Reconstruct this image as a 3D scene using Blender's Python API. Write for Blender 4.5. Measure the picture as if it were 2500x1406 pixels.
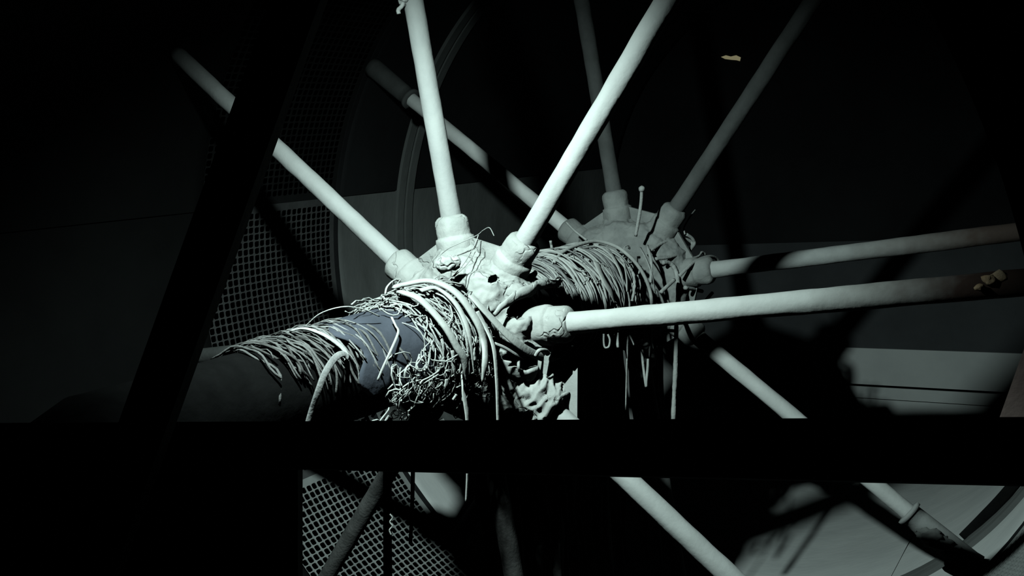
import bpy, bmesh, math, random
import numpy as np
from mathutils import Vector, Matrix, noise

for o in list(bpy.data.objects):
    bpy.data.objects.remove(o)
SC = bpy.context.scene
COL = SC.collection
R = random.Random(7)

# ------------------------------------------------------------------ frame of reference
# World: X across the drum, Y along the axle (away from the camera), Z up; the near wheel sits at (0, 0, ZC).
ZC = 2.3
F = 2300.0
E1 = np.array([0.82813463, 0.0, -0.56052924])
AX = np.array([0.55375656, -0.1549817, 0.81812856])
E2 = np.array([-0.08687178, -0.98791734, -0.12834571])
H1 = np.array([-0.15568343, 0.16772874, 3.6])
B = np.array([E1, AX, E2])
CAMP = Vector(B @ (-H1)) + Vector((0, 0, ZC))


def ray(x, y):
    return Vector(B @ np.array([(x - 1250) / F, (y - 703) / F, 1.0]))


def dep(x, y, d):
    return CAMP + ray(x, y) * d


def pl(x, y, Y):
    r = ray(x, y)
    return CAMP + r * ((Y - CAMP.y) / r.y)


def cyl(x, y, rad, far=False):
    r = ray(x, y)
    ox, oz = CAMP.x, CAMP.z - ZC
    a = r.x * r.x + r.z * r.z
    b = 2 * (r.x * ox + r.z * oz)
    c = ox * ox + oz * oz - rad * rad
    D = b * b - 4 * a * c
    if D < 0:
        t = -b / (2 * a)
        p = CAMP + r * t
        return p
    t = (-b + math.sqrt(D)) / (2 * a) if far else (-b - math.sqrt(D)) / (2 * a)
    return CAMP + r * t


# ------------------------------------------------------------------ camera, world, light, exposure
cam = bpy.data.objects.new('camera', bpy.data.cameras.new('camera'))
COL.objects.link(cam)
cam.data.sensor_width = 36
cam.data.lens = F * 36 / 2500
cam.data.clip_start = 0.05
right, down, fwd = (Vector(B[:, i]) for i in range(3))
M = Matrix((right, -down, -fwd)).transposed().to_4x4()
M.translation = CAMP
cam.matrix_world = M
SC.camera = cam
SC.view_settings.view_transform = 'Standard'
SC.view_settings.look = 'None'
SC.view_settings.gamma = 1
SC.view_settings.use_curve_mapping = False
SC.view_settings.exposure = 0.0
w = bpy.data.worlds.new('dark_hall')
SC.world = w
w.use_nodes = True
w.node_tree.nodes['Background'].inputs[0].default_value = (0, 0, 0, 1)
w.node_tree.nodes['Background'].inputs[1].default_value = 0
SC.cycles.max_bounces = 2
SC.cycles.diffuse_bounces = 0

LAMP = Vector((0.452, -1.147, ZC + 1.2445))
AIM = LAMP + Vector((-0.25, 0.575, -0.78))
ld = bpy.data.lights.new('work_lamp', 'SPOT')
ld.energy = 262
ld.color = (0.78, 1.0, 0.965)
ld.shadow_soft_size = 0.035
ld.spot_size = math.radians(124)
ld.spot_blend = 1.0
lo = bpy.data.objects.new('work_lamp', ld)
COL.objects.link(lo)
lo.location = LAMP
lo.rotation_euler = (AIM - LAMP).to_track_quat('-Z', 'Y').to_euler()


# ------------------------------------------------------------------ materials
def mat(name, col, col2, scale=6, bump=0.35, bscale=60, rough=0.9, stretch=None):
    m = bpy.data.materials.new(name)
    m.use_nodes = True
    nt = m.node_tree
    bs = nt.nodes['Principled BSDF']
    bs.inputs['Roughness'].default_value = rough
    bs.inputs['Specular IOR Level'].default_value = 0.2
    tc = nt.nodes.new('ShaderNodeTexCoord')
    mp = nt.nodes.new('ShaderNodeMapping')
    if stretch:
        mp.inputs['Scale'].default_value = stretch
    nt.links.new(tc.outputs['Object'], mp.inputs['Vector'])
    n1 = nt.nodes.new('ShaderNodeTexNoise')
    n1.inputs['Scale'].default_value = scale
    n1.inputs['Detail'].default_value = 6
    n1.inputs['Roughness'].default_value = 0.6
    nt.links.new(mp.outputs['Vector'], n1.inputs['Vector'])
    cr = nt.nodes.new('ShaderNodeValToRGB')
    cr.color_ramp.elements[0].position = 0.36
    cr.color_ramp.elements[1].position = 0.62
    cr.color_ramp.elements[0].color = (*col2, 1)
    cr.color_ramp.elements[1].color = (*col, 1)
    nt.links.new(n1.outputs['Fac'], cr.inputs['Fac'])
    nt.links.new(cr.outputs['Color'], bs.inputs['Base Color'])
    n2 = nt.nodes.new('ShaderNodeTexNoise')
    n2.inputs['Scale'].default_value = bscale
    n2.inputs['Detail'].default_value = 5
    nt.links.new(mp.outputs['Vector'], n2.inputs['Vector'])
    bp = nt.nodes.new('ShaderNodeBump')
    bp.inputs['Strength'].default_value = bump
    bp.inputs['Distance'].default_value = 0.006
    nt.links.new(n2.outputs['Fac'], bp.inputs['Height'])
    nt.links.new(bp.outputs['Normal'], bs.inputs['Normal'])
    return m


def cracks(m, scale=6):
    nt = m.node_tree
    bp = next(n for n in nt.nodes if n.type == 'BUMP')
    tc = next(n for n in nt.nodes if n.type == 'TEX_COORD')
    ns = nt.nodes.new('ShaderNodeTexNoise')
    ns.inputs['Scale'].default_value = 14
    nt.links.new(tc.outputs['Object'], ns.inputs['Vector'])
    mx = nt.nodes.new('ShaderNodeMix')
    mx.data_type = 'VECTOR'
    mx.inputs[0].default_value = 0.12
    nt.links.new(tc.outputs['Object'], mx.inputs[4])
    nt.links.new(ns.outputs['Color'], mx.inputs[5])
    vo = nt.nodes.new('ShaderNodeTexVoronoi')
    vo.feature = 'DISTANCE_TO_EDGE'
    vo.inputs['Scale'].default_value = scale
    nt.links.new(mx.outputs[1], vo.inputs['Vector'])
    mr = nt.nodes.new('ShaderNodeMapRange')
    mr.inputs[1].default_value = 0.0
    mr.inputs[2].default_value = 0.035
    nt.links.new(vo.outputs['Distance'], mr.inputs[0])
    b2 = nt.nodes.new('ShaderNodeBump')
    b2.inputs['Strength'].default_value = 0.6
    b2.inputs['Distance'].default_value = 0.01
    n3 = nt.nodes.new('ShaderNodeTexNoise')
    n3.inputs['Scale'].default_value = 5
    nt.links.new(tc.outputs['Object'], n3.inputs['Vector'])
    m3 = nt.nodes.new('ShaderNodeMapRange')
    m3.inputs[1].default_value = 0.46
    m3.inputs[2].default_value = 0.56
    nt.links.new(n3.outputs['Fac'], m3.inputs[0])
    mxx = nt.nodes.new('ShaderNodeMath')
    mxx.operation = 'MAXIMUM'
    nt.links.new(mr.outputs[0], mxx.inputs[0])
    nt.links.new(m3.outputs[0], mxx.inputs[1])
    nt.links.new(mxx.outputs[0], b2.inputs['Height'])
    nt.links.new(b2.outputs['Normal'], bp.inputs['Normal'])


M_DUST = mat('pale_dust', (0.40, 0.405, 0.39), (0.34, 0.345, 0.335), 5, 0.35, 40)
M_MUD = mat('caked_dust', (0.385, 0.39, 0.372), (0.30, 0.31, 0.295), 9, 0.7, 30)
cracks(M_MUD)
M_PIPE = mat('dusty_pipe', (0.40, 0.405, 0.395), (0.35, 0.355, 0.345), 7, 0.25, 50)
M_CORD = mat('dusty_cord', (0.37, 0.375, 0.36), (0.27, 0.275, 0.265), 14, 0.5, 90)
M_CORD2 = mat('grey_cord', (0.22, 0.22, 0.216), (0.14, 0.14, 0.14), 16, 0.5, 90)
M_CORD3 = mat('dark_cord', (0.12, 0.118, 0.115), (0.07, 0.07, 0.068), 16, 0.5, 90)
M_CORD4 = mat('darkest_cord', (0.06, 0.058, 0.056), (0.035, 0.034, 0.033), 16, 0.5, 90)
M_STRAP = mat('dusty_strap', (0.40, 0.405, 0.385), (0.33, 0.335, 0.32), 8, 0.3, 60)
M_BLUE = mat('blue_sheet', (0.05, 0.055, 0.07), (0.035, 0.039, 0.05), 7, 0.5, 30)
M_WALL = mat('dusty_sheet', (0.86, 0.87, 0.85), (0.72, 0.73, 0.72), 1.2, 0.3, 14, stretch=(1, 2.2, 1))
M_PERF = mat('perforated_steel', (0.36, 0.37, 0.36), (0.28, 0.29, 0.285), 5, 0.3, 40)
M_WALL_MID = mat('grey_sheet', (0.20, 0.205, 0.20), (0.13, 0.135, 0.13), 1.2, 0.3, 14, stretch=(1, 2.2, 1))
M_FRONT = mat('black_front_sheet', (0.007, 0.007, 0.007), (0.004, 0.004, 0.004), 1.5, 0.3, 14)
M_WALL_DARK = mat('shaded_dark_sheet', (0.02, 0.02, 0.021), (0.013, 0.013, 0.014), 1.5, 0.3, 14)
M_PERF_DARK = mat('shaded_perforated_steel', (0.013, 0.013, 0.013), (0.009, 0.009, 0.009), 5, 0.3, 40)
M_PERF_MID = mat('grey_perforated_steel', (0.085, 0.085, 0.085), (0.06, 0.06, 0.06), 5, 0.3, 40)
M_MUD2 = mat('grey_caked_dust', (0.25, 0.255, 0.245), (0.18, 0.185, 0.18), 9, 0.7, 30)
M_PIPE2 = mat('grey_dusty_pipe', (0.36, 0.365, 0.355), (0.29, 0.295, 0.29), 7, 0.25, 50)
M_PIPE3 = mat('shaded_grey_pipe', (0.10, 0.102, 0.10), (0.07, 0.072, 0.07), 7, 0.25, 50)
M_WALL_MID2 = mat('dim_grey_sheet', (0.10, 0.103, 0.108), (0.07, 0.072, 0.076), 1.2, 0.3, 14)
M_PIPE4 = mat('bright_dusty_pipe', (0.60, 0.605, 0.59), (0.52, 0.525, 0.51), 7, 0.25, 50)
M_PIPE5 = mat('darker_dusty_pipe', (0.30, 0.305, 0.295), (0.26, 0.265, 0.26), 7, 0.25, 50)  # slightly darker pipe for the near upright spoke
def rusty_tip(m, x0, x1, col):
    nt = m.node_tree
    bs = nt.nodes['Principled BSDF']
    src = bs.inputs['Base Color'].links[0].from_socket
    tc = next(n for n in nt.nodes if n.type == 'TEX_COORD')
    sx = nt.nodes.new('ShaderNodeSeparateXYZ')
    nt.links.new(tc.outputs['Object'], sx.inputs[0])
    ns = nt.nodes.new('ShaderNodeTexNoise')
    ns.inputs['Scale'].default_value = 18
    nt.links.new(tc.outputs['Object'], ns.inputs['Vector'])
    ma = nt.nodes.new('ShaderNodeMath')
    ma.operation = 'MULTIPLY_ADD'
    ma.inputs[1].default_value = 0.25
    nt.links.new(ns.outputs['Fac'], ma.inputs[0])
    nt.links.new(sx.outputs['X'], ma.inputs[2])
    mr = nt.nodes.new('ShaderNodeMapRange')
    mr.inputs[1].default_value = x0 + .125
    mr.inputs[2].default_value = x1 + .125
    nt.links.new(ma.outputs[0], mr.inputs[0])
    mx = nt.nodes.new('ShaderNodeMix')
    mx.data_type = 'RGBA'
    nt.links.new(mr.outputs[0], mx.inputs[0])
    nt.links.new(src, mx.inputs[6])
    mx.inputs[7].default_value = (*col, 1)
    nt.links.new(mx.outputs[2], bs.inputs['Base Color'])


M_PIPE_R = mat('dusty_pipe_rusty_tip', (0.44, 0.445, 0.43), (0.38, 0.385, 0.37), 7, 0.25, 50)
rusty_tip(M_PIPE_R, 1.3, 1.75, (0.06, 0.036, 0.03))
M_PIPE_R2 = mat('grey_pipe_rusty_tip', (0.36, 0.365, 0.355), (0.29, 0.295, 0.29), 7, 0.25, 50)
rusty_tip(M_PIPE_R2, 1.0, 1.6, (0.09, 0.065, 0.055))
M_AXLE = mat('dark_axle_steel', (0.005, 0.005, 0.005), (0.003, 0.003, 0.003), 9, 0.4, 40)
M_STEEL = mat('dark_steel', (0.03, 0.026, 0.024), (0.018, 0.016, 0.015), 9, 0.3, 50)
M_RUST = mat('rusty_steel', (0.10, 0.045, 0.03), (0.03, 0.015, 0.012), 20, 0.5, 60)
M_BLACK = mat('strip_black', (0.012, 0.012, 0.012), (0.008, 0.008, 0.008), 9, 0.3, 50)
M_RIM = mat('rust_tinted_plate', (0.5, 0.37, 0.34), (0.4, 0.29, 0.27), 9, 0.3, 50)
M_FLAKE = mat('rust_flakes', (0.75, 0.56, 0.38), (0.5, 0.33, 0.2), 20, 0.6, 60)


M_AXLE.node_tree.nodes['Principled BSDF'].inputs['Specular IOR Level'].default_value = 0.02
M_BLACK.node_tree.nodes['Principled BSDF'].inputs['Specular IOR Level'].default_value = 0.05


# ------------------------------------------------------------------ object helpers
def link(name, me, m=None, parent=None, loc=None, smooth=True):
    if m and me.users == 0 and me.materials:
        me.materials.clear()
    o = bpy.data.objects.new(name, me)
    COL.objects.link(o)
    if m and not me.materials:
        me.materials.append(m)
    if parent:
        o.parent = parent
    if loc is not None:
        o.location = loc
    if smooth:
        me.shade_smooth()
    return o


def tag(o, label=None, cat=None, group=None, kind=None):
    if label:
        o['label'] = label
    if cat:
        o['category'] = cat
    if group:
        o['group'] = group
    if kind:
        o['kind'] = kind
    return o


def empty(name, loc, label, cat, group=None, kind=None):
    o = bpy.data.objects.new(name, None)
    o.empty_display_size = 0.1
    COL.objects.link(o)
    o.location = loc
    return tag(o, label, cat, group, kind)


def raw(verts, faces, name='mesh'):
    me = bpy.data.meshes.new(name)
    me.from_pydata([tuple(v) for v in verts], [], faces)
    me.update()
    return me


def smoothpath(pts, n=6):
    """Catmull-Rom through the points."""
    if len(pts) < 3:
        return [pts[0].lerp(pts[-1], i / n) for i in range(n + 1)]
    P = [pts[0] * 2 - pts[1]] + list(pts) + [pts[-1] * 2 - pts[-2]]
    out = []
    for i in range(1, len(P) - 2):
        p0, p1, p2, p3 = P[i - 1:i + 3]
        for k in range(n):
            t = k / n
            out.append(0.5 * ((2 * p1) + (p2 - p0) * t + (2 * p0 - 5 * p1 + 4 * p2 - p3) * t * t
                              + (3 * p1 - p0 - 3 * p2 + p3) * t ** 3))
    out.append(pts[-1])
    return out


def radial(p):
    return Vector((p.x, 0, p.z - ZC)).normalized()


class MB:
    def __init__(self):
        self.v = []
        self.f = []

    def tube(self, path, w, h=None, nsec=8, normal=None, taper=None, jit=0.0, twist=0.0):
        """A tube (or a flat strap, h < w) along path; normal(p) gives the thin direction."""
        h = w if h is None else h
        n = len(path)
        base = len(self.v)
        prev = None
        for i, p in enumerate(path):
            t = (path[min(i + 1, n - 1)] - path[max(i - 1, 0)])
            t = t.normalized() if t.length > 1e-9 else Vector((0, 0, 1))
            if normal:
                nn = normal(p)
            else:
                nn = prev if prev is not None else (Vector((0, 1, 0)) if abs(t.y) < 0.8 else Vector((1, 0, 0)))
            nn = nn - t * nn.dot(t)
            if nn.length < 1e-5:
                nn = t.orthogonal()
            nn.normalize()
            if twist:
                nn = Matrix.Rotation(twist * i / n, 3, t) @ nn
            prev = nn
            bn = t.cross(nn)
            k = taper(i / (n - 1)) if taper else 1.0
            if jit:
                k *= 1 + R.uniform(-jit, jit)
            for j in range(nsec):
                a = 2 * math.pi * (j + 0.5) / nsec
                ca, sa = math.cos(a), math.sin(a)
                if h < w * 0.6:      # rounded flat section
                    ca = math.copysign(abs(ca) ** 0.6, ca)
                    sa = math.copysign(abs(sa) ** 0.8, sa)
                self.v.append(p + bn * (ca * w * 0.5 * k) + nn * (sa * h * 0.5 * k))
        for i in range(n - 1):
            for j in range(nsec):
                a, b = base + i * nsec + j, base + i * nsec + (j + 1) % nsec
                self.f.append((a, b, b + nsec, a + nsec))
        self.f.append(tuple(base + j for j in reversed(range(nsec))))
        self.f.append(tuple(base + (n - 1) * nsec + j for j in range(nsec)))
        return self

    def lathe(self, prof, axis='x', nsec=24, jit=0.0, seed=0):
        """prof: (t, r) list along local X."""
        base = len(self.v)
        for i, (t, r) in enumerate(prof):
            for j in range(nsec):
                a = 2 * math.pi * j / nsec
                c, s = math.cos(a), math.sin(a)
                rr = r
                if jit:
                    rr += jit * noise.noise(Vector((t * 14 + seed, c * 1.6, s * 1.6)))
                self.v.append(Vector((t, c * rr, s * rr)))
        n = len(prof)
        for i in range(n - 1):
            for j in range(nsec):
                a, b = base + i * nsec + j, base + i * nsec + (j + 1) % nsec
                self.f.append((a, b, b + nsec, a + nsec))
        self.f.append(tuple(base + j for j in reversed(range(nsec))))
        self.f.append(tuple(base + (n - 1) * nsec + j for j in range(nsec)))
        return self

    def box(self, c, ax, ay, az):
        """Bevelled box: centre and three half-axis vectors."""
        b = bmesh.new()
        bmesh.ops.create_cube(b, size=2)
        m = min(ax.length, ay.length, az.length)
        T = Matrix((ax, ay, az)).transposed()
        for v in b.verts:
            v.co = c + T @ v.co
        bmesh.ops.bevel(b, geom=b.edges[:], offset=m * 0.25, segments=2, affect='EDGES', profile=0.5)
        b.verts.ensure_lookup_table()
        base = len(self.v)
        self.v += [v.co.copy() for v in b.verts]
        self.f += [tuple(base + v.index for v in f.verts) for f in b.faces]
        b.free()
        return self

    def blob(self, c, sx, sy, sz, seed=0, amp=0.25, freq=2.2, sub=3, rot=None):
        b = bmesh.new()
        bmesh.ops.create_icosphere(b, subdivisions=sub, radius=1)
        base = len(self.v)
        for v in b.verts:
            d = v.co.copy()
            k = 1 + amp * noise.fractal(d * freq + Vector((seed * 3.1, seed, 0)), 1.0, 2.0, 3)
            p = Vector((d.x * sx * k, d.y * sy * k, d.z * sz * k))
            if rot:
                p = rot @ p
            self.v.append(c + p)
        b.verts.index_update()
        self.f += [tuple(base + v.index for v in f.verts) for f in b.faces]
        b.free()
        return self

    def mesh(self, name='mesh'):
        return raw(self.v, self.f, name)

    def build(self, name, m, parent=None, smooth=True, recentre=True):
        """Link as one object whose origin sits at the middle of its points."""
        if parent is None and recentre:
            c = Vector((0, 0, 0))
            for v in self.v:
                c += v
            c /= len(self.v)
            me = raw([v - c for v in self.v], self.f, name)
            return link(name, me, m, None, c, smooth)
        return link(name, self.mesh(name), m, parent, None, smooth)


PI = math.pi
# ------------------------------------------------------------------ the drum shell (the setting)
RD = 2.0
YF, Y0, Y1, Y2 = -0.95, 0.34, 1.33, 5.0
drum = empty('wall_drum', (0, 0, ZC), 'round drum shell of dusty perforated and plain steel sheets around the axle', 'wall',
             kind='structure')

NSEG = 8


def perforated_panel():
    pitch = 2 * PI * RD / NSEG / 40
    nth = 40
    ny = int((Y1 - Y0) / pitch)
    py = (Y1 - Y0) / ny
    dth = 2 * PI / NSEG / nth
    th_h = 0.005
    V, Fc = [], []
    hole = []
    for (a, c) in ((.42, .26), (.26, .42), (-.26, .42), (-.42, .26), (-.42, -.26), (-.26, -.42), (.26, -.42), (.42, -.26)):
        hole.append((0.5 + a, 0.5 + c))
    rim = [(1, 0.5), (1, 1), (0.5, 1), (0, 1), (0, 0.5), (0, 0), (0.5, 0), (1, 0)]

    def P(u, v, r):
        return (math.cos(u) * r, v, math.sin(u) * r)
    for i in range(nth):
        for j in range(ny):
            if i < 1 or i > nth - 2 or j > ny - 2:
                b = len(V)
                for (a, c) in ((0, 0), (1, 0), (1, 1), (0, 1)):
                    V.append(P((i + a) * dth, Y0 + (j + c) * py, RD))
                Fc.append((b, b + 1, b + 2, b + 3))
                continue
            b = len(V)
            jr = 0.02 * math.sin(i * 12.9 + j * 78.2)
            for (a, c) in rim:
                V.append(P((i + a) * dth, Y0 + (j + c) * py, RD))
            for (a, c) in hole:
                V.append(P((i + a + jr) * dth, Y0 + (j + c + jr) * py, RD))
            for (a, c) in hole:
                V.append(P((i + a + jr) * dth, Y0 + (j + c + jr) * py, RD + th_h))
            for k in range(8):
                k2 = (k + 1) % 8
                # rim k sits at angle 45k, hole k at 22.5+45k
                Fc.append((b + k, b + k2, b + 8 + k))
                Fc.append((b + k2, b + 8 + k2, b + 8 + k))
                Fc.append((b + 8 + k, b + 8 + k2, b + 16 + k2, b + 16 + k))
    return raw(V, Fc, 'perforated_panel')


def plain_panel(ya, yb):
    V, Fc = [], []
    nth, ny = 30, max(4, int((yb - ya) / 0.06))
    tot = 2 * PI / NSEG
    g = 0.0012
    for i in range(nth + 1):
        for j in range(ny + 1):
            u = g + (tot - 2 * g) * i / nth
            y = ya + (yb - ya) * j / ny
            r = RD + 0.006 * noise.noise(Vector((u * 3, y * 1.7, ya)))
            V.append((math.cos(u) * r, y, math.sin(u) * r))
    for i in range(nth):
        for j in range(ny):
            a = i * (ny + 1) + j
            Fc.append((a, a + 1, a + ny + 2, a + ny + 1))
    # back skin gives the sheet its thickness
    n = len(V)
    V += [(x * 1.004, y, z * 1.004) for (x, y, z) in V]
    rows = [i * (ny + 1) for i in range(nth + 1)]
    for i in range(nth):
        a, b = rows[i], rows[i + 1]
        Fc.append((a, b, b + n, a + n))
        Fc.append((a + ny, a + ny + n, b + ny + n, b + ny))
    return raw(V, Fc, 'plain_panel')


def ring(ya, yb, ri, ro):
    V, Fc = [], []
    n = 128
    for k in range(n):
        a = 2 * PI * k / n
        for (r, y) in ((ro, ya), (ri, ya), (ri, yb), (ro, yb)):
            V.append((math.cos(a) * r, y, math.sin(a) * r))
    for k in range(n):
        k2 = (k + 1) % n
        for j in range(4):
            Fc.append((4 * k + j, 4 * k2 + j, 4 * k2 + (j + 1) % 4, 4 * k + (j + 1) % 4))
    return raw(V, Fc, 'ring')


pf = plain_panel(YF, Y0 - 0.004)
pm = perforated_panel()
pa = plain_panel(Y1 + 0.004, 1.955)
pb = plain_panel(1.975, Y2)
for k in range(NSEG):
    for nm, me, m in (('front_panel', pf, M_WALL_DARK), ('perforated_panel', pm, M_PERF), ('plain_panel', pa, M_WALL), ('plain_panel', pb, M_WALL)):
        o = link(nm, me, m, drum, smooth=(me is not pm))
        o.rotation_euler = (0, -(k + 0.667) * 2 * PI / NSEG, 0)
        # lamp falloff put into the sheet tones: lower lighter, upper and front darker
        lit_step = {0: 0, 1: 0, 2: 0, 3: 1, 4: 2, 5: 2, 6: 2, 7: 0}[k]
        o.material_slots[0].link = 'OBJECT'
        o.material_slots[0].material = ((M_PERF_DARK, M_PERF_MID, M_PERF) if me is pm else (M_FRONT,) * 3 if me is pf else (M_WALL_DARK, M_WALL_MID, M_WALL))[lit_step]
for (ya, yb) in ((1.89, 1.953), (1.977, 2.04)):
    link('flange_ring', ring(ya, yb, RD - 0.022, RD + 0.02), M_WALL_MID, drum, smooth=False)
link('joint_strip', ring(Y1 - 0.012, Y1 + 0.02, RD - 0.006, RD + 0.01), M_WALL_DARK, drum, smooth=False)
# far end: level sheets closing the drum, each cut to the round
def end_sheet(za, zb, y, m):
    V = []
    n = 24
    for k in range(n + 1):
        z = za + (zb - za) * k / n
        x = math.sqrt(max(0, 2.02 ** 2 - z * z))
        for (sx, yy) in ((-1, y), (1, y), (-1, y + .012), (1, y + .012)):
            V.append((sx * x, yy, z))
    Fc = []
    for k in range(n):
        a, b = 4 * k, 4 * k + 4
        Fc += [(a, a + 1, b + 1, b), (a + 2, b + 2, b + 3, a + 3), (a, b, b + 2, a + 2), (a + 1, a + 3, b + 3, b + 1)]
    Fc += [(0, 2, 3, 1), (4 * n, 4 * n + 1, 4 * n + 3, 4 * n + 2)]
    link('end_sheet', raw(V, Fc, 'end_sheet'), m, drum, smooth=False)


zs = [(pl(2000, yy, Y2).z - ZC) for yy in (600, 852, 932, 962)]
end_sheet(zs[0], 2.02, Y2 + .03, M_WALL_DARK)  # sheets darken upward: the fading beam is put into their colour
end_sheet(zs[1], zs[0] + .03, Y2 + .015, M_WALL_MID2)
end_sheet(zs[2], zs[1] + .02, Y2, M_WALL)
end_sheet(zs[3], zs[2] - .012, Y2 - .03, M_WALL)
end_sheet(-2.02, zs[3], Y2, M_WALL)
# black strip standing on the lower right of the drum
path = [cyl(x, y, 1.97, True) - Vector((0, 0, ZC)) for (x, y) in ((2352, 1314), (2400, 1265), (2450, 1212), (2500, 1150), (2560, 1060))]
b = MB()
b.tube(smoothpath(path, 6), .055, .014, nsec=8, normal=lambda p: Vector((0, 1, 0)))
b.build('black_strip', M_BLACK, drum)

# ------------------------------------------------------------------ the axle
b = MB()
b.lathe([(-1.75, 0.1), (-1.6, 0.155)] + [(-1.6 + i * 0.05, 0.155) for i in range(1, 66)] + [(1.7, 0.12)], nsec=40, jit=0.006)
me = raw([(v.y, v.x, v.z) for v in b.v], b.f, 'axle')
axle = tag(link('axle', me, M_AXLE, None, (0, 0, ZC)), 'thick round axle running through both spoked wheels, buried under cords', 'axle')


# ------------------------------------------------------------------ spoked wheels
def bake(o):
    dg = bpy.context.evaluated_depsgraph_get()
    me = bpy.data.meshes.new_from_object(o.evaluated_get(dg))
    return me


def hub_body(phase, seed, cuts, extra, mm):
    rr = random.Random(seed)
    b = MB()
    # drum of the hub
    c = MB().lathe([(-0.12, 0.20), (-0.10, 0.235), (0.12, 0.25), (0.16, 0.2)], nsec=40)
    n0 = len(b.v)
    b.v += [Vector((v.y, v.x, v.z)) for v in c.v]
    b.f += [tuple(i + n0 for i in f) for f in c.f]
    for k in range(8):
        th = phase + k * PI / 4
        d = Vector((math.cos(th), 0, math.sin(th)))
        b.tube([d * 0.12, d * 0.33], 0.155, nsec=20)
        b.tube([d * 0.2 + Vector((0, -.02, 0)), d * 0.29 + Vector((0, -.01, 0))], 0.2, nsec=20)
        th2 = th + PI / 8
        d2 = Vector((math.cos(th2), 0, math.sin(th2)))
        for q in range(1):
            rad = rr.uniform(0.22, 0.27)
            b.blob(d2 * rad + Vector((0, rr.uniform(-0.09, 0.05), 0)), rr.uniform(.07, .11), rr.uniform(.06, .09),
                   rr.uniform(.07, .11), seed=rr.randint(0, 99), sub=3, amp=.15)
    c = MB().lathe([(-0.12, 0.2), (-0.10, 0.27), (-0.05, 0.305), (0.03, 0.31), (0.08, 0.27), (0.10, 0.2)], nsec=48)
    n0 = len(b.v)
    b.v += [Vector((v.y, v.x, v.z)) for v in c.v]
    b.f += [tuple(i + n0 for i in f) for f in c.f]
    for e in extra:
        b.blob(*e[0], **e[1])
    tmp = link('hub_tmp', b.mesh(), mm)
    rm = tmp.modifiers.new('r', 'REMESH')
    rm.mode = 'VOXEL'
    rm.voxel_size = 0.006
    sm = tmp.modifiers.new('s', 'SMOOTH')
    sm.iterations = 45
    sm.factor = 0.7
    cutters = []
    for (c, sx, sy, sz, rot) in cuts:
        cb = MB().blob(c, sx, sy, sz, seed=3, amp=0.3, sub=3, rot=rot)
        co = link('cut_tmp', cb.mesh(), mm)
        bo = tmp.modifiers.new('b', 'BOOLEAN')
        bo.operation = 'DIFFERENCE'
        bo.object = co
        cutters.append(co)
    me = bake(tmp)
    for co in cutters + [tmp]:
        bpy.data.objects.remove(co)
    # caked surface
    nv = len(me.vertices)
    co = np.empty(nv * 3)
    me.vertices.foreach_get('co', co)
    no = np.empty(nv * 3)
    me.vertices.foreach_get('normal', no)
    co = co.reshape(-1, 3)
    no = no.reshape(-1, 3)
    for i in range(nv):
        p = Vector(co[i])
        d = 0.014 * noise.fractal(p * 9 + Vector((seed, 0, 0)), 1.0, 2.0, 3)
        rg = abs(noise.noise(p * 26 + Vector((0, seed, 0))))
        d += 0.006 * (0.35 - rg) + 0.003 * noise.noise(p * 70)
        co[i] += no[i] * d
    me.vertices.foreach_set('co', co.reshape(-1))
    me.update()
    return me


def spoke_mesh(seed, far):
    prof = []
    L = 1.97
    n = 60
    for i in range(n + 1):
        t = 0.3 + (L - 0.3) * i / n
        r = 0.0378
        if t < 0.52:
            r += 0.006 * max(0, (0.52 - t) / 0.1) ** 1.0 * 0.4
        prof.append((t, r))
    return MB().lathe(prof, nsec=28, jit=0.0022, seed=seed).mesh('spoke')


def socket_mesh(seed):
    return MB().lathe([(0.22, 0.066), (0.30, 0.072), (0.352, 0.073), (0.366, 0.071), (0.368, 0.064), (0.374, 0.063), (0.39, 0.0645),
                       (0.42, 0.0645), (0.434, 0.062), (0.443, 0.054), (0.449, 0.045), (0.45, 0.036)],
                      nsec=32, jit=0.007, seed=seed).mesh('socket')


def collar_mesh(seed):
    return MB().lathe([(1.635, 0.036), (1.637, 0.062), (1.652, 0.062), (1.655, 0.050), (1.70, 0.050), (1.94, 0.054), (1.97, 0.06)],
                      nsec=28, jit=0.004, seed=seed).mesh('end_sleeve')


def web_mesh(r0, r1, y0=0.0):
    """flat plate bridging two neighbouring sockets, angles 0..45 deg."""
    V = []
    a0, a1 = 0.09, PI / 4 - 0.09
    for y in (y0 - 0.007, y0 + 0.007):
        V += [Vector((math.cos(a0) * r0, y, math.sin(a0) * r0)), Vector((math.cos(a0) * r1, y, math.sin(a0) * r1)),
              Vector((math.cos(a1) * r1, y, math.sin(a1) * r1)), Vector((math.cos(a1) * r0, y, math.sin(a1) * r0))]
    Fc = [(0, 1, 2, 3), (7, 6, 5, 4), (0, 4, 5, 1), (1, 5, 6, 2), (2, 6, 7, 3), (3, 7, 4, 0)]
    return raw(V, Fc, 'web_plate')


SP = [spoke_mesh(s, False) for s in (1, 5)]
SO = [socket_mesh(s) for s in (2, 7, 13)]
CO = collar_mesh(4)
WEB = web_mesh(0.15, 0.375)
WH = []


def loc_(p, Yh):
    return p - Vector((0, Yh, ZC))


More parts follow.
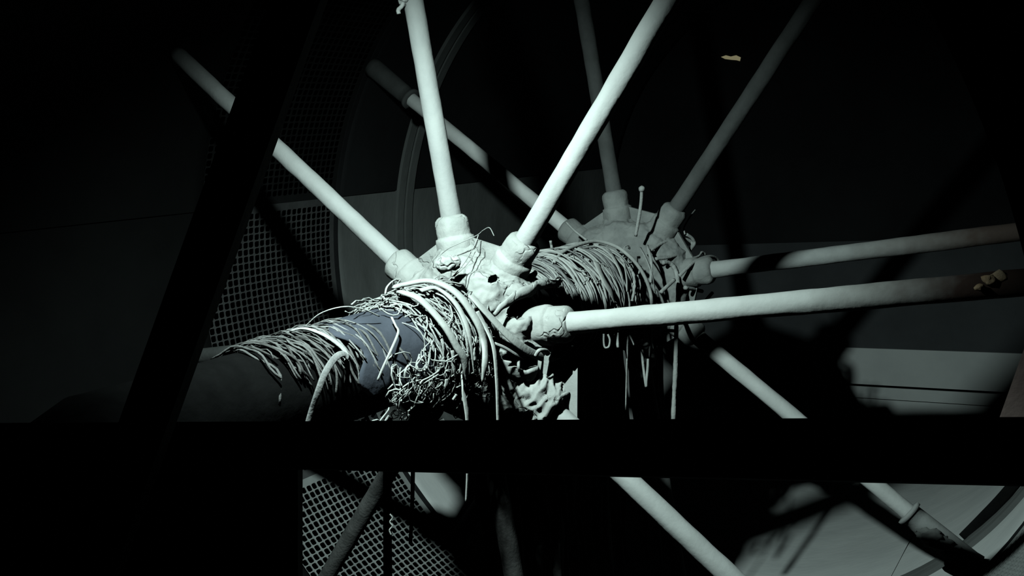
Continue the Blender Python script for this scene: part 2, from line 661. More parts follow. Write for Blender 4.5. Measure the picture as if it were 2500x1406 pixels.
def wheel(Yh, phase, label, seed, cuts, extra, flanges, mm, mp):
    t = empty('spoked_wheel', (0, Yh, ZC), label, 'wheel', 'spoked wheels on the axle')
    link('hub', hub_body(phase, seed, cuts, extra, mm), mm, t)
    for k in range(8):
        th = phase + k * PI / 4
        mk = (M_PIPE_R2, M_PIPE3, M_PIPE3, M_PIPE4, M_PIPE2, M_PIPE2, M_PIPE2, M_PIPE4)[k] if flanges else (M_PIPE_R, mp, M_PIPE5, mp, M_PIPE3, M_CORD3, M_CORD4, mp)[k]  # darkest spokes have shade and beam falloff put into their colour
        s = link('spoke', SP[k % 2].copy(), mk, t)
        s.rotation_euler = (0, -th, 0)
        so = link('socket', SO[(k * 2 + seed) % 3].copy() if flanges else SO[(k * 2 + seed) % 3], mm, s)
        so.rotation_euler = (k * 1.3, 0, 0)
        if flanges and k:
            link('end_sleeve', CO.copy(), M_PIPE3 if k in (2, 3) else mp, s)
        if k == 0 and not flanges:
            continue
        wb = link('web_plate', WEB.copy() if flanges else WEB, mm, t, smooth=False)
        wb.rotation_euler = (0, -th, 0)
    return t


rotv = Matrix((right, fwd, -down)).transposed()          # columns: image right, depth, image up
tilt = rotv @ Matrix.Rotation(-math.radians(26), 3, 'Y')
hole1 = loc_(cyl(1285, 747, 0.31), 0)
hole2 = loc_(cyl(1206, 680, 0.31), 0)
hole3 = loc_(cyl(1352, 703, 0.28), 0)
cuts1 = [(hole1, 0.078, 0.17, 0.042, tilt), (hole2, 0.022, 0.06, 0.016, tilt), (hole3, 0.016, 0.05, 0.02, rotv),
         (loc_(cyl(1285, 872, 0.31), 0), 0.085, 0.17, 0.048, rotv)]
d28 = Vector((math.cos(.49), 0, math.sin(.49)))
d28 = Vector((math.cos(.49), 0, math.sin(.49)))
ext1 = [((d28 * .24 + Vector((0, -.02, 0)), .10, .11, .10), dict(seed=21, amp=.12)),
        ((loc_(cyl(1170, 720, .22), 0), .10, .05, .09), dict(seed=4, amp=.08)),
        ((loc_(cyl(1330, 800, .26), 0), .10, .08, .07), dict(seed=5, amp=.12)),
        ((loc_(cyl(1250, 790, .25), 0), .09, .06, .05), dict(seed=6, amp=.12))]
w1 = wheel(0.0, 0.0986, 'near spoked wheel with pale caked hub, nearest of the two wheels on the axle', 3, cuts1, ext1, False, M_MUD, M_PIPE)
w2 = wheel(1.333, 0.1065, 'far spoked wheel with darker caked hub, behind the cord-wrapped stretch of axle', 11, [], [], True, M_MUD2, M_PIPE2)

# ------------------------------------------------------------------ caked mud features on the near hub (parts of the wheel)
def crust(name, pts, wd, h, parent, Yh, seed=0, m=M_MUD):
    """ragged lip of caked mud along a path."""
    path = smoothpath(pts, 10)
    b = MB()
    b.tube(path, wd, h, nsec=12, taper=lambda t: (0.35 + 1.3 * math.sin(PI * min(1, max(0, t * 0.9 + 0.05))) ** 0.7))
    for v in b.v:
        v += Vector((noise.noise(v * 22), noise.noise(v * 22 + Vector((5, 0, 0))), noise.noise(v * 22 + Vector((0, 9, 0))))) * 0.010
    return link(name, raw([loc_(v, Yh) for v in b.v], b.f), m, parent)


crust('mud_lip', [cyl(x, y, r) for x, y, r in ((1205, 768, .275), (1240, 737, .31), (1278, 712, .335), (1318, 695, .34),
                                               (1350, 692, .33), (1368, 688, .32))], 0.022, 0.016, w1, 0)
crust('mud_lip', [cyl(x, y, r) for x, y, r in ((1198, 700, .285), (1240, 697, .305), (1285, 684, .315), (1312, 664, .32))],
      0.022, 0.018, w1, 0)
b = MB()
for (x, y, r, s) in ((1086, 645, .325, .036), (1104, 640, .31, .034)):
    b.blob(loc_(cyl(x, y, r), 0), s, s * .7, s * .8, seed=int(x), amp=0.3, sub=3)
b.build('mud_lump', M_MUD, w1)

# ------------------------------------------------------------------ cords and straps
def put(b, label, cat, m, name, group=None):
    o = b.build(name, m)
    return tag(o, label, cat, group)


def cordpx(name, label, pts, wpx, rad=None, depth=None, flat=None, m=M_CORD, cat='cord', taper=None, group=None, n=6, jit=0.0,
           normal=None):
    """A cord laid through points read off the photograph; rad: lies on the wrapped axle at this radius, depth: hangs at this distance."""
    P = []
    for i, q in enumerate(pts):
        if len(q) == 4:
            P.append(dep(q[0], q[1], q[3]))
        elif len(q) == 3:
            P.append(cyl(q[0], q[1], q[2]))
        elif depth is not None:
            P.append(dep(q[0], q[1], depth))
        else:
            P.append(cyl(q[0], q[1], rad))
    d = (P[0] - CAMP).dot(fwd)
    wm = wpx * d / F
    path = smoothpath(P, n)
    b = MB()
    nf = normal or ((lambda p: radial(p)) if depth is None else (lambda p: -fwd))
    b.tube(path, wm, wm * flat if flat else None, nsec=10 if flat else 8, normal=nf if flat else None, taper=taper, jit=jit)
    return put(b, label, cat, m, name, group)


tp = lambda t: min(1.0, 0.35 + 6 * (1 - t)) * min(1.0, 0.5 + 8 * t)
te = lambda t: min(1.0, 0.15 + 3.2 * (1 - t))
# left of the near hub
cordpx('belt', 'wide pale belt looped over the axle next to the near hub', [(960, 703, .235), (985, 695, .24), (1052, 686, .258), (1116, 717, .265), (1164, 784, .265),
       (1181, 832, .265), (1185, 880, 0, 3.17), (1178, 932, 0, 3.16)], 24, flat=.45, m=M_STRAP, cat='belt', taper=tp, n=8)
cordpx('belt', 'pale belt starting under the wide loop and sweeping down the front of the axle', [(972, 712, .225), (990, 716, .235), (1030, 735, .242), (1084, 794, .242), (1116, 848, .242),
       (1134, 880, .245), (1140, 930, .25)], 22, flat=.45, m=M_STRAP, cat='belt', taper=tp, n=8)
cordpx('belt', 'narrower pale belt between the two wide belts, ending in a point', [(1026, 709, .238), (1068, 704, .246), (1116, 746, .248), (1146, 819, .25), (1158, 918, .255)], 16,
       flat=.45, m=M_STRAP, cat='belt', taper=te, n=8)
cordpx('belt', 'short dark-edged belt tucked inside the wide loop', [(1060, 712, .225), (1100, 735, .23), (1130, 790, .23), (1142, 850, .23), (1140, 905, .23)], 9, flat=.45, m=M_CORD,
       cat='belt', taper=te)
cordpx('strap', 'long pale strap hanging straight down right of the wide belt', [(1165, 760, .262), (1183, 794, .265), (1205, 848, 0, 3.19), (1213, 928, 0, 3.17), (1216, 1024, 0, 3.15),
       (1220, 1110, 0, 3.14)], 15, flat=.3, m=M_STRAP, cat='strap', n=8)
cordpx('belt', 'flat belt slanting across below the near hub to a torn tip', [(1150, 722, .262), (1182, 757, .275), (1244, 822, .30), (1292, 858, .32), (1338, 876, .335), (1368, 875, .345)],
       22, flat=.28, m=M_STRAP, cat='belt', taper=te, n=8)
cordpx('strap', 'thin pale strip under the slanting flat belt', [(1208, 838, .27), (1232, 848, .285), (1258, 864, .3), (1280, 878, .31)], 7, flat=.4, m=M_STRAP, cat='strap', taper=te)
cordpx('strap', 'hanging strap with a bent top left of the long pale strap', [(1141, 865, .235), (1128, 915, .24), (1130, 950, 0, 3.10), (1136, 985, 0, 3.09), (1141, 1030, 0, 3.09), (1142, 1150, 0, 3.08),
       (1139, 1225, 0, 3.08)], 15, flat=.3, m=M_STRAP, cat='strap', n=8)
cordpx('belt', 'curved belt hanging off the far left of the wrapped axle', [(850, 874, .20), (836, 864, .21), (816, 876, 0, 2.70), (793, 912, 0, 2.62), (777, 954, 0, 2.59), (762, 998, 0, 2.58), (750, 1040, 0, 2.57),
       (740, 1090, 0, 2.57)], 17, flat=.35, m=M_CORD2, cat='belt', n=8)
cordpx('belt', 'grey belt curving over the left stretch of axle down to the curved hanging belt', [(690, 814, .172), (738, 802, .182), (783, 814, .185), (822, 838, .185), (844, 861, .185),
       (846, 893, .185)], 13, flat=.4, m=M_CORD, cat='belt', n=8)
cordpx('wire', 'thin wire arching above the left stretch of axle', [(745, 797, .175), (783, 765, .215), (838, 749, .24), (886, 755, .23), (926, 772, .2)], 3.4, m=M_CORD, cat='wire', n=8)
cordpx('strap', 'small pale loop of strap standing up at the near hub', [(940, 718, .2), (945, 700, .22), (962, 684, .235), (975, 688, .235), (968, 704, .225), (945, 716, .21)], 7, flat=.4, m=M_STRAP,
       cat='strap', n=8)
cordpx('strap', 'narrow pale strap kinked across the blue sheet', [(956, 774, .2), (966, 795, .2), (972, 812, .2), (953, 858, .2), (936, 895, .2), (922, 928, .2)], 6.5, flat=.4, m=M_STRAP, cat='strap')
cordpx('cord', 'doubled cord end like a clip hanging under the left tangle', [(1072, 905, .24), (1050, 920, .245), (1030, 930, .25), (1028, 938, .25), (1048, 928, .25), (1070, 914, .245)], 4.2, m=M_STRAP,
       taper=None)
cordpx('wire', 'fine wire trailing from the doubled cord end', [(1028, 938, .25), (1022, 960, .25), (1010, 990, .25)], 3, m=M_CORD, cat='wire')
cordpx('strap', 'toothed light strip between the wide belt and the narrow belt', [(1163, 822, .25), (1160, 845, .25), (1158, 862, .25), (1160, 880, .25)], 8, flat=.5, m=M_STRAP, cat='strap', jit=.25)
cordpx('cord', 'looped knot of cord right of the blue sheet', [(1024, 865, .215), (1018, 890, .22), (1024, 905, .225), (1038, 902, .225), (1046, 885, .22), (1046, 862, .215), (1030, 856, .215)], 5,
       m=M_CORD)
cordpx('rag', 'triangular torn rag hanging above the bent strap', [(1134, 880, .23), (1132, 910, .235), (1128, 938, .24)], 20, flat=.2, m=M_STRAP, cat='rag', taper=lambda t: .3 + t * .9)
cordpx('rag', 'small pale tag hanging under the belts', [(1092, 925, .235), (1091, 942, .24), (1090, 957, .24)], 18, flat=.25, m=M_STRAP, cat='rag')
cordpx('strap', 'strap strip hanging left of the triangular rag', [(1105, 855, .23), (1108, 890, .235), (1112, 925, .24)], 12, flat=.3, m=M_CORD, cat='strap', taper=te)
cordpx('strap', 'slim strip hanging right of the small pale tag', [(1128, 860, .23), (1126, 890, .235), (1118, 930, .24)], 9, flat=.3, m=M_STRAP, cat='strap', taper=te)
cordpx('cord', 'dark hanging cord silhouetted below the rail', [(948, 1020, 0, 3.32), (946, 1150, 0, 3.32), (946, 1280, 0, 3.32), (947, 1430, 0, 3.32)], 22, flat=.5, m=M_CORD3)
cordpx('cord', 'short dark hanging cord right of the longer silhouetted cord', [(1008, 1020, 0, 3.32), (1008, 1150, 0, 3.32), (1006, 1240, 0, 3.32), (1002, 1325, 0, 3.32)], 12, flat=.5, m=M_CORD3)
cordpx('cord', 'broad dark hanging cord leftmost below the rail', [(716, 1060, 0, 2.95), (717, 1200, 0, 2.95), (716, 1430, 0, 2.95)], 20, flat=.5, m=M_CORD2)
cordpx('wire', 'curly wire dangling beside the longer silhouetted cord', [(952, 1255, 0, 3.06), (958, 1264, 0, 3.06), (952, 1274, 0, 3.06), (958, 1284, 0, 3.06), (951, 1294, 0, 3.06), (955, 1306, 0, 3.06)], 4, m=M_CORD,
       cat='wire')
for (x, y) in ((892, 1022), (945, 1022), (980, 1020), (994, 1018), (912, 1012), (932, 985), (968, 968), (1110, 970), (960, 975), (700, 1150), (706, 1170),
               (935, 1010)):
    cordpx('cord_end', 'small lit cord end dangling under the left tangle', [(x - 4, y + 6, 0, 2.97), (x, y, 0, 2.97), (x + 5, y - 7, 0, 2.97)], 7, m=M_CORD, cat='cord end',
           group='cord ends under the left tangle')

# blue-grey sheet on the axle
V, Fc = [], []
nu, nv = 26, 16
for i in range(nu + 1):
    for j in range(nv + 1):
        th = math.radians(105 - 120 * i / nu)
        s = -0.78 + 0.34 * j / nv + 0.03 * math.sin(i * 0.5)
        r = 0.176 + 0.004 * noise.noise(Vector((th * 4, s * 9, 0)))
        V.append(Vector((math.cos(th) * r, s, math.sin(th) * r)))
for i in range(nu):
    for j in range(nv):
        a = i * (nv + 1) + j
        Fc.append((a, a + nv + 1, a + nv + 2, a + 1))
n0 = len(V)
V += [Vector((v.x * .98, v.y, v.z * .98)) for v in V]
for i in range(nu):
    Fc.append((i * (nv + 1), i * (nv + 1) + n0, (i + 1) * (nv + 1) + n0, (i + 1) * (nv + 1)))
    Fc.append((i * (nv + 1) + nv, (i + 1) * (nv + 1) + nv, (i + 1) * (nv + 1) + nv + n0, i * (nv + 1) + nv + n0))
tag(link('plastic_sheet', raw(V, Fc), M_BLUE, None, (0, 0, ZC)), 'smooth blue-grey sheet wrapped on the axle among the left cords', 'sheet')


def wind(s0, ds, r, th0, th1, w, m, wob=0.01, flat=None, seed=0):
    """a cord wound round the axle from angle th0 to th1 (degrees)."""
    rr = random.Random(seed)
    n = max(10, int(abs(th1 - th0) / 7))
    path = []
    ph = rr.uniform(0, 9)
    for i in range(n + 1):
        t = i / n
        th = math.radians(th0 + (th1 - th0) * t)
        s = s0 + ds * t + wob * noise.noise(Vector((t * 3.0, ph, seed)))
        q = r + 0.5 * wob * noise.noise(Vector((t * 4.0, ph + 5, seed)))
        path.append(Vector((math.cos(th) * q, s, ZC + math.sin(th) * q)))
    b = MB()
    b.tube(path, w, w * flat if flat else None, nsec=6, normal=radial if flat else None, jit=0.08)
    return b


# windings: far left stretch, its beam falloff put into darker cord tones
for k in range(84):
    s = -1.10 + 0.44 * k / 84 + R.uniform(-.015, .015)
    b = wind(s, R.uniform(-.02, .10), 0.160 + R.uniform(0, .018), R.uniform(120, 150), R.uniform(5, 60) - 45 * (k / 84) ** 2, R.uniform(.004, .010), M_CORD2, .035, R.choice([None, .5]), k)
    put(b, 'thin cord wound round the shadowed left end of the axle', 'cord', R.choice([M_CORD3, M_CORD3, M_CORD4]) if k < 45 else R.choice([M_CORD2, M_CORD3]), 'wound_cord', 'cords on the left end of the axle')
# windings next to the near hub, left
for k in range(84):
    s = -0.50 + 0.36 * k / 84 + R.uniform(-.015, .015)
    r = 0.178 + 0.035 * k / 84 + R.uniform(-.004, .012)
    b = wind(s, R.uniform(-.02, .07), r, R.uniform(115, 150), R.uniform(-60, 20), R.uniform(.003, .008), M_CORD, .08, None, 100 + k)
    put(b, 'thin cord wound round the axle between blue sheet and near hub', 'cord', R.choice([M_CORD, M_CORD, M_CORD2]), 'wound_cord', 'cords left of the near hub')
# windings between the hubs
for k in range(70):
    s = 0.30 + 0.62 * k / 70 + R.uniform(-.02, .02)
    r = 0.196 + 0.03 * min(1, k / 30) + R.uniform(-.006, .012)
    fl = R.choice([None, None, .4])
    b = wind(s, R.uniform(-.06, .10), r, R.uniform(115, 150), R.uniform(-80, -15), R.uniform(.006, .013) * (1.6 if fl else 1), M_CORD, .04, fl, 300 + k)
    put(b, 'cord wound round the axle between the two hubs', 'cord', R.choice([M_CORD, M_STRAP, M_STRAP, M_CORD2]), 'wound_cord', 'cords between the hubs')


# uncountable tangle of fibres: one mesh
def tangle(name, label, n, s0, s1, r0, r1, th0, th1, w0, w1, L, seed, m, ck=.4):
    rr = random.Random(seed)
    b = MB()
    for k in range(n):
        s = rr.uniform(s0, s1)
        th = math.radians(rr.uniform(th0, th1))
        r = rr.uniform(r0, r1)
        p = Vector((math.cos(th) * r, s, ZC + math.sin(th) * r))
        d = Vector((rr.gauss(0, 1), rr.gauss(0, 1), rr.gauss(0, 1))).normalized()
        path = [p.copy()]
        curl = Vector((rr.gauss(0, 1), rr.gauss(0, 1), rr.gauss(0, 1))) * ck
        st = L * rr.uniform(.5, 1.4) / 14
        for i in range(14):
            d = (d + curl.cross(d) * 0.7 + Vector((rr.gauss(0, .25), rr.gauss(0, .25), rr.gauss(0, .25)))).normalized()
            rad = Vector((p.x, 0, p.z - ZC))
            d -= rad.normalized() * ((rad.length - r) * 6 + 0.5 * d.dot(rad.normalized()))
            p = p + d.normalized() * st
            path.append(p.copy())
        b.tube(path, rr.uniform(w0, w1), nsec=5)
    o = b.build(name, m)
    return tag(o, label, 'cord', None, 'stuff')


tangle('cord_tangle', 'matted tangle of thin cords on the axle left of the near hub', 150, -0.52, -0.12, .18, .215, -45, 110, .003, .006, .20, 5, M_CORD, .25)
tangle('cord_tangle', 'hanging frizz of frayed cord below the blue sheet', 64, -0.72, -0.18, .185, .245, -55, 0, .003, .006, .24, 6, M_CORD, .95)
tangle('cord_tangle', 'loose short cords matted between the windings behind the near hub', 170, .32, 1.05, .195, .235, -60, 100, .004, .008, .13, 8, M_CORD)

# dark straps added under the axle to black out the lit wall behind
curtain, curtain2 = MB(), MB()
for k in range(120):
    s = 0.14 + 1.05 * k / 84 + R.uniform(-.02, .02)
    if 1.2 < s < 1.46:
        continue
    x = R.uniform(-.14, .02)
    ln = R.uniform(.75, 1.5)
    p = [Vector((x, s, ZC - .17))]
    for i in range(1, 7):
        p.append(Vector((x + R.uniform(-.015, .015), s + R.uniform(-.015, .015), ZC - .17 - ln * i / 6)))
    (curtain if s < 1.3 else curtain2).tube(smoothpath(p, 3), R.uniform(.025, .05), .008, nsec=6, normal=lambda q: -fwd,
                                            twist=R.uniform(-1, 1), taper=te)
put(curtain, 'dense dark curtain of straps added below the axle between the hubs to black out the wall', 'straps', M_CORD3, 'blackout_straps')['kind'] = 'stuff'
put(curtain2, 'dark curtain of straps added behind the far hub to black out the wall', 'straps', M_CORD3, 'blackout_straps')['kind'] = 'stuff'

# between the hubs
g2 = dict(m=M_CORD, n=7)
cordpx('hose', 'smooth hose arched over the axle between the hubs', [(1352, 640, .225), (1372, 618, .235), (1400, 602, .25), (1452, 589, .262), (1500, 600, .262), (1536, 625, .262), (1564, 658, .262),
       (1584, 700, .262), (1592, 745, .262), (1592, 800, .262), (1586, 868, .262)], 10, m=M_STRAP, cat='hose', n=8)
cordpx('hose', 'second hose lying just under the arched hose', [(1380, 628, .23), (1420, 607, .235), (1470, 603, .24), (1510, 622, .24), (1545, 665, .24), (1566, 715, .24), (1574, 790, .24)], 8, **g2,
       cat='hose')
b = MB()
q = [pl(1552, 576, 1.1), pl(1560, 530, 1.08), pl(1565, 495, 1.07), pl(1567, 461, 1.06)]
b.tube(smoothpath(q, 6), 0.0155, nsec=10)
b.blob(q[-1], .015, .015, .015, amp=.15, sub=2)
put(b, 'stiff cord with a knobbed end standing up in front of the far hub', 'cord', M_CORD, 'cord')
cordpx('cable', 'cable bent in a wide loop right of the far hub', [(1585, 614, .26), (1620, 592, .3), (1662, 583, .33), (1686, 589, .34), (1690, 600, .34), (1676, 614, .33), (1634, 628, .3), (1600, 632, .27)],
       8.5, **g2, cat='cable')
cordpx('cable', 'cable end curling up at the loop right of the far hub', [(1676, 572, .36), (1690, 582, .36), (1695, 596, .35), (1684, 612, .34)], 8, **g2, cat='cable')
cordpx('cable', 'bent cable stub arching over the right spoke socket of the far hub', [(1658, 674, .33), (1676, 656, .36), (1698, 638, .38), (1727, 627, .39), (1745, 629, .39), (1754, 637, .39)], 9, **g2,
       cat='cable')
cordpx('rod', 'short straight rod left of the right spoke socket', [(1613, 714, .3), (1630, 698, .31), (1646, 683, .32)], 10, m=M_CORD, cat='rod')
cordpx('rod', 'short rod lying level under the right spoke socket of the far hub', [(1672, 702, .34), (1693, 706, .35), (1714, 711, .36)], 10, m=M_CORD, cat='rod')
cordpx('rod', 'stubby rod tip poking up behind the near right-hand spoke', [(1722, 735, .35), (1731, 724, .35), (1739, 715, .35)], 9, m=M_CORD, cat='rod')
cordpx('rod', 'knotted twig of cord above the right spoke socket', [(1690, 632, .36), (1706, 625, .37), (1714, 616, .37), (1722, 622, .37)], 6, m=M_CORD, cat='cord', jit=.3)
cordpx('cord', 'thin cord curling beside the far hub against the dark', [(1672, 572, .36), (1670, 556, .37), (1678, 540, .38), (1690, 522, .38), (1698, 512, .38)], 4, m=M_CORD)
cordpx('cable', 'thick frayed cable hanging down right of the windings', [(1618, 641, .28), (1636, 643, .29), (1650, 662, .30), (1655, 700, .31), (1652, 745, .31), (1651, 810, 0, 4.27), (1649, 900, 0, 4.26),
       (1646, 960, 0, 4.25), (1643, 1040, 0, 4.24)], 11, m=M_CORD, cat='cable', jit=.12, n=8)
cordpx('cord', 'hooked cord stub joining the thick frayed cable', [(1618, 811, 0, 4.22), (1630, 807, 0, 4.24), (1649, 808, 0, 4.26)], 9, m=M_CORD)
cordpx('strap', 'leftmost thin strap hanging under the near right-hand spoke', [(1537, 760, .25), (1534, 812, 0, 4.06), (1532, 860, 0, 4.06), (1530, 920, 0, 4.06), (1528, 1000, 0, 4.06)], 8.5, flat=.4, m=M_CORD, cat='strap')
cordpx('strap', 'short slanted strap beside the leftmost thin strap', [(1534, 812, 0, 4.05), (1542, 828, 0, 4.05), (1548, 842, 0, 4.05)], 5, flat=.5, m=M_CORD, cat='strap')
cordpx('strap', 'broad strap end hanging under the near right-hand spoke', [(1590, 790, 0, 4.2), (1589, 830, 0, 4.19), (1585, 872, 0, 4.19)], 15, flat=.3, m=M_CORD, cat='strap', taper=te)
cordpx('strap', 'narrow strap left of the broad strap end', [(1572, 790, 0, 4.18), (1571, 815, 0, 4.18), (1572, 838, 0, 4.18)], 8, flat=.4, m=M_CORD, cat='strap')
cordpx('cord', 'cord bent in a V hanging below the broad strap end', [(1567, 854, 0, 4.16), (1570, 890, 0, 4.15), (1577, 942, 0, 4.14), (1578, 930, 0, 4.14), (1581, 900, 0, 4.15), (1582, 876, 0, 4.16)], 6.5, m=M_CORD)
cordpx('cord', 'loop of cord hanging just under the near right-hand spoke', [(1474, 815, 0, 3.92), (1474, 835, 0, 3.92), (1477, 848, 0, 3.92), (1486, 846, 0, 3.92), (1489, 830, 0, 3.92), (1484, 816, 0, 3.92)], 5, m=M_CORD)
cordpx('cord', 'drip-shaped cord end right of the hanging cord loop', [(1509, 812, 0, 3.98), (1508, 830, 0, 3.98), (1508, 848, 0, 3.98)], 7, m=M_CORD, taper=lambda t: .5 + .7 * t)
cordpx('cord', 'dim cord end dangling deep below the near right-hand spoke', [(1450, 910, 0, 3.86), (1452, 930, 0, 3.86), (1456, 958, 0, 3.86)], 6, m=M_CORD, taper=lambda t: .5 + .8 * t)
cordpx('cord', 'cord tip standing up behind the near hub in front of the dark', [(1344, 588, .24), (1347, 605, .23), (1350, 628, .215)], 7, m=M_STRAP)
cordpx('strap', 'wide pale strap slanting over the windings between the hubs', [(1455, 640, .24), (1466, 668, .243), (1478, 692, .245), (1492, 715, .245), (1500, 740, .245)], 18, flat=.3, m=M_STRAP,
       cat='strap', taper=te)
cordpx('strap', 'pale strap strip right of the wide slanting strap', [(1482, 606, .24), (1498, 630, .245), (1515, 665, .248), (1524, 700, .25)], 11, flat=.35, m=M_STRAP, cat='strap', taper=te)
cordpx('strap', 'slim strap hanging straight in front of the second hose', [(1524, 640, .25), (1530, 680, .255), (1531, 712, .255)], 7, flat=.4, m=M_STRAP, cat='strap')
cordpx('cord', 'bone-shaped cord pieces hanging near the hose', [(1535, 652, .255), (1546, 668, .256), (1549, 700, .256), (1543, 735, .256)], 7, m=M_CORD, jit=.3)
cordpx('cord', 'cord hanging with a frayed end left of the arched hose', [(1554, 672, .25), (1562, 690, .25), (1560, 715, .25), (1563, 738, .25)], 7, m=M_CORD, jit=.3)
cordpx('strap', 'strap arching at the right end of the windings', [(1563, 604, .26), (1578, 632, .27), (1592, 670, .275), (1599, 715, .275)], 7, flat=.4, m=M_CORD, cat='strap')
cordpx('cord', 'wrinkled cord over the right end of the windings', [(1580, 600, .27), (1590, 640, .275), (1588, 690, .27)], 8, m=M_CORD, jit=.2)

# wires on the hubs
cordpx('wire', 'fine wire arching over the web of the near hub between two sockets', [(1206, 575, .38), (1195, 556, .39), (1180, 562, .385), (1165, 574, .38), (1130, 590, .36), (1096, 606, .34), (1075, 622, .33)],
       2.4, m=M_MUD, cat='wire')
cordpx('wire', 'fine wire running down the face of the near hub', [(1168, 574, .385), (1158, 600, .35), (1138, 635, .32), (1115, 665, .3), (1095, 685, .28)], 2.6, m=M_MUD, cat='wire')
cordpx('wire', 'second fine wire running down beside the first on the hub face', [(1170, 590, .37), (1160, 615, .34), (1140, 645, .32), (1105, 678, .29)], 2.2, m=M_MUD, cat='wire')
b = MB()
b.tube(smoothpath([pl(1382, 542, 1.05), pl(1405, 565, 1.02), pl(1432, 586, .98)], 6), .011, nsec=8)
put(b, 'thin rod resting on the upper left socket of the far hub', 'rod', M_CORD, 'rod')
# gusset and crumpled rags by the lower right socket of the near hub
b = MB()
p0, p1, p2, p3 = (pl(1410, 898, .02), pl(1378, 938, .02), pl(1380, 1040, .02), pl(1409, 1040, .02))
th = Vector((0, .012, 0))
b.v = [p0, p1, p2, p3, p0 + th, p1 + th, p2 + th, p3 + th]
b.f = [(0, 1, 2, 3), (7, 6, 5, 4), (0, 4, 5, 1), (1, 5, 6, 2), (2, 6, 7, 3), (3, 7, 4, 0)]
put(b, 'flat grey plate standing upright beside the lower right socket of the near hub', 'plate', M_DUST, 'plate').data.shade_flat()
cordpx('strap', 'pale cord curving down in front of the flat grey plate', [(1402, 905, .42), (1399, 940, .43), (1393, 975, .44), (1378, 1000, .45), (1356, 1030, .46)], 7, m=M_STRAP, cat='cord')
thd = 0.0986 - PI / 4
V, Fc = [], []
nt_, na = 46, 56
for i in range(nt_ + 1):
    t = 0.255 + 0.205 * i / nt_
    for j in range(na):
        a = 2 * PI * j / na
        c_, s_ = math.cos(a), math.sin(a)
        e = min(1, 6 * min(i / nt_, 1 - i / nt_) + .72)
        q = Vector((t * 26 + c_ * 1.6, c_ * 1.3 - t * 9, s_ * 1.3))
        rad = 0.080 * e + 0.018 * (1 - 2 * abs(noise.noise(q))) + 0.010 * noise.noise(q * 2.3) + 0.006 * noise.noise(q * 5)
        if i in (0, nt_):
            rad += 0.010 * noise.noise(q * 4)
        V.append(Vector((t + 0.012 * noise.noise(Vector((c_ * 2, s_ * 2, i * .05))), c_ * rad, s_ * rad)))
for i in range(nt_):
    for j in range(na):
        a, b_ = i * na + j, i * na + (j + 1) % na
        Fc.append((a, b_, b_ + na, a + na))
o = link('rag', raw(V, Fc, 'rag'), M_MUD, None, (0, 0, ZC))
o.rotation_euler = (0, -thd, 0)
tag(o, 'crumpled pale rag wrapped round the lower right socket of the near hub', 'rag')
b = MB()
q = cyl(1324, 872, .36)
b.tube(smoothpath([cyl(1308, 868, .35), cyl(1316, 856, .36), cyl(1330, 856, .365), cyl(1338, 864, .36)], 6), .014, .02, nsec=8)
put(b, 'small bright ring lying on the slanting flat belt', 'ring', M_STRAP, 'ring')
cordpx('cord', 'crooked stub of cord hanging from the underside of the near hub', [(1306, 824, .3), (1294, 830, .3), (1292, 845, .3), (1290, 858, .3)], 8, m=M_CORD, jit=.15)
cordpx('cord', 'short pale cord standing on the crumpled rags', [(1266, 880, .3), (1266, 895, .31), (1268, 906, .31)], 8, m=M_CORD)
cordpx('cord', 'flat twig of strap lying right of the crumpled rags', [(1335, 908, .34), (1348, 918, .34), (1362, 928, .34)], 9, flat=.5, m=M_CORD)

# rag on the top of the near upright spoke, flakes on the right-hand spoke
b = MB()
q = pl(984, -10, -.04)
b.blob(q, .022, .02, .03, seed=2, amp=.6)
b.tube(smoothpath([pl(986, 2, -.04), pl(982, 14, -.05), pl(973, 24, -.05), pl(974, 34, -.05)], 5), .016, nsec=8, jit=.1)
put(b, 'clump of rag caught on the left side of the near upright spoke', 'rag', M_DUST, 'rag')

# ------------------------------------------------------------------ foreground frame, unlit
def bar(name, label, p0, p1, updir, w, h, m=M_STEEL, cat='bar'):
    d = (p1 - p0)
    u = (updir - d.normalized() * updir.dot(d.normalized())).normalized()
    v = d.normalized().cross(u)
    b = MB().box((p0 + p1) / 2, d / 2, u * h / 2, v * w / 2)
    return put(b, label, cat, m, name)


up_img = -down
# rail: top edge y 1030..1018, bottom edge 1132..1182
pa_, pb_ = dep(300, 1078, 1.85), dep(2900, 1105, 1.12)
V = [dep(-300, 1034, 2.0), dep(2800, 1016, 1.1), dep(2800, 1190, 1.1), dep(-300, 1120, 2.0)]
off = fwd * 0.05 + down * 0.012
b = MB()
b.v = V + [v + off for v in V]
b.f = [(3, 2, 1, 0), (4, 5, 6, 7), (0, 1, 5, 4), (1, 2, 6, 5), (2, 3, 7, 6), (3, 0, 4, 7)]
put(b, 'dark level guard rail crossing the foreground below the wheels', 'rail', M_STEEL, 'guard_rail').data.shade_flat()
V = [dep(660 + .36 * 120, -120, 1.5), dep(782 + .36 * 120, -120, 1.5), dep(782 - .36 * 1500, 1500, 1.35), dep(660 - .36 * 1500, 1500, 1.35)]
b = MB()
off = fwd * 0.04
b.v = V + [v + off for v in V]
b.f = [(3, 2, 1, 0), (4, 5, 6, 7), (0, 1, 5, 4), (1, 2, 6, 5), (2, 3, 7, 6), (3, 0, 4, 7)]
put(b, 'dark slanting post in the left foreground cutting off the upper left spoke', 'post', M_STEEL, 'post').data.shade_flat()

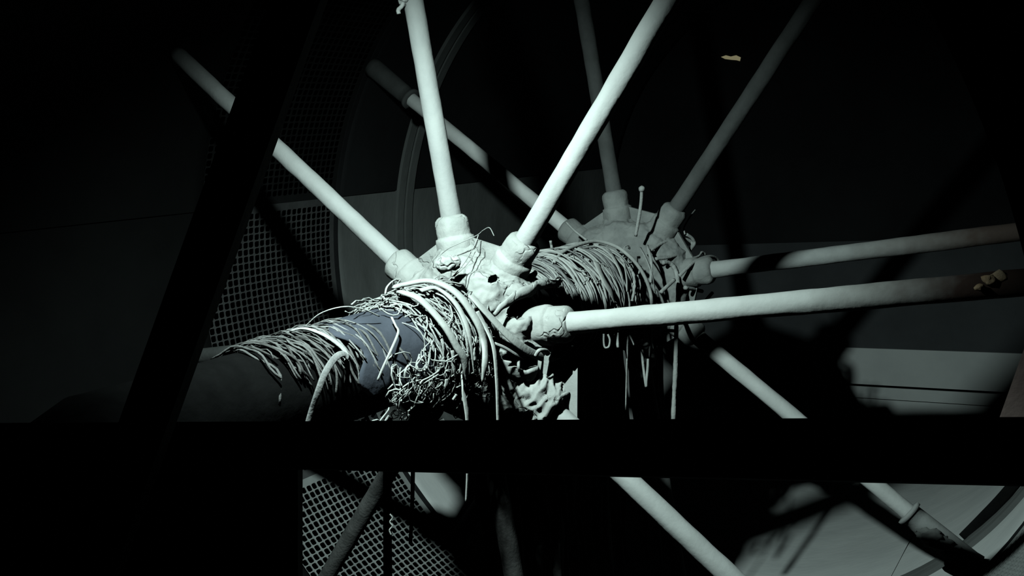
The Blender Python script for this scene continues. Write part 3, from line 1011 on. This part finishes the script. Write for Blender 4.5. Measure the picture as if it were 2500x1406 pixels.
V = [dep(-400, 1120, 1.78), dep(727, 1128, 1.70), dep(727, 1700, 1.70), dep(-400, 1700, 1.78)]
b = MB()
b.v = V + [v + off for v in V]
b.f = [(3, 2, 1, 0), (4, 5, 6, 7), (0, 1, 5, 4), (1, 2, 6, 5), (2, 3, 7, 6), (3, 0, 4, 7)]
put(b, 'dark sheet filling the lower left foreground under the guard rail', 'sheet', M_STEEL, 'cover_sheet').data.shade_flat()

# flakes of rust clinging to the far end of the near right-hand spoke, lumps at the foot of the far lower right spoke
for (x, y, r, sd) in ((2415, 683, .020, 1), (2440, 676, .024, 2), (2462, 690, .018, 3), (2448, 700, .016, 4), (2392, 702, .014, 5)):
    d = -CAMP.z
    q = dep(x, y, 2.545)
    b = MB().blob(loc_(q, 0), r, r, r * .7, seed=sd, amp=.5, sub=2)
    b.build('rust_flake', M_FLAKE, w1)
for (x, y, r, sd) in ((2268, 1306, .04, 1), (2290, 1322, .045, 2), (2318, 1338, .04, 3), (2345, 1385, .05, 4), (2395, 1390, .05, 5)):
    q = dep(x, y, 4.02)
    b = MB().blob(loc_(q, 1.333), r * 1.3, r, r * .8, seed=sd, amp=.4, sub=3)
    b.build('mud_lump', M_MUD2, w2)
# a torn gap in the far end sheet that lets daylight in
gp = [(1760, 139), (1772, 135), (1784, 138), (1797, 135), (1808, 140), (1806, 149), (1798, 147), (1785, 146), (1770, 144)]
V = [pl(x, y, Y2 + .022) for (x, y) in gp]
V += [v + Vector((0, .006, 0)) for v in V]
n = len(gp)
me = raw(V, [tuple(range(n)), tuple(range(2 * n - 1, n - 1, -1))] + [(i, i + n, (i + 1) % n + n, (i + 1) % n) for i in range(n)])
m = bpy.data.materials.new('daylight')
m.use_nodes = True
bs = m.node_tree.nodes['Principled BSDF']
bs.inputs['Base Color'].default_value = (0.02, 0.02, 0.02, 1)
bs.inputs['Emission Color'].default_value = (0.24, 0.22, 0.125, 1)
bs.inputs['Emission Strength'].default_value = 0.7
tag(link('daylight_gap', me, m, smooth=False), 'small yellowish glowing gap in the black upper right of the far end', 'gap')

# rusty rim plate at the near right edge of the drum
P = [pl(x, y, -.15) - Vector((0, 0, ZC)) for (x, y) in ((2502, 846), (2560, 830), (2560, 1080), (2420, 1075))]
V = P + [p + Vector((0, .02, 0)) for p in P]
link('rim_plate', raw(V, [(0, 1, 2, 3), (7, 6, 5, 4), (0, 4, 5, 1), (1, 5, 6, 2), (2, 6, 7, 3), (3, 7, 4, 0)]), M_RIM, drum, smooth=False)
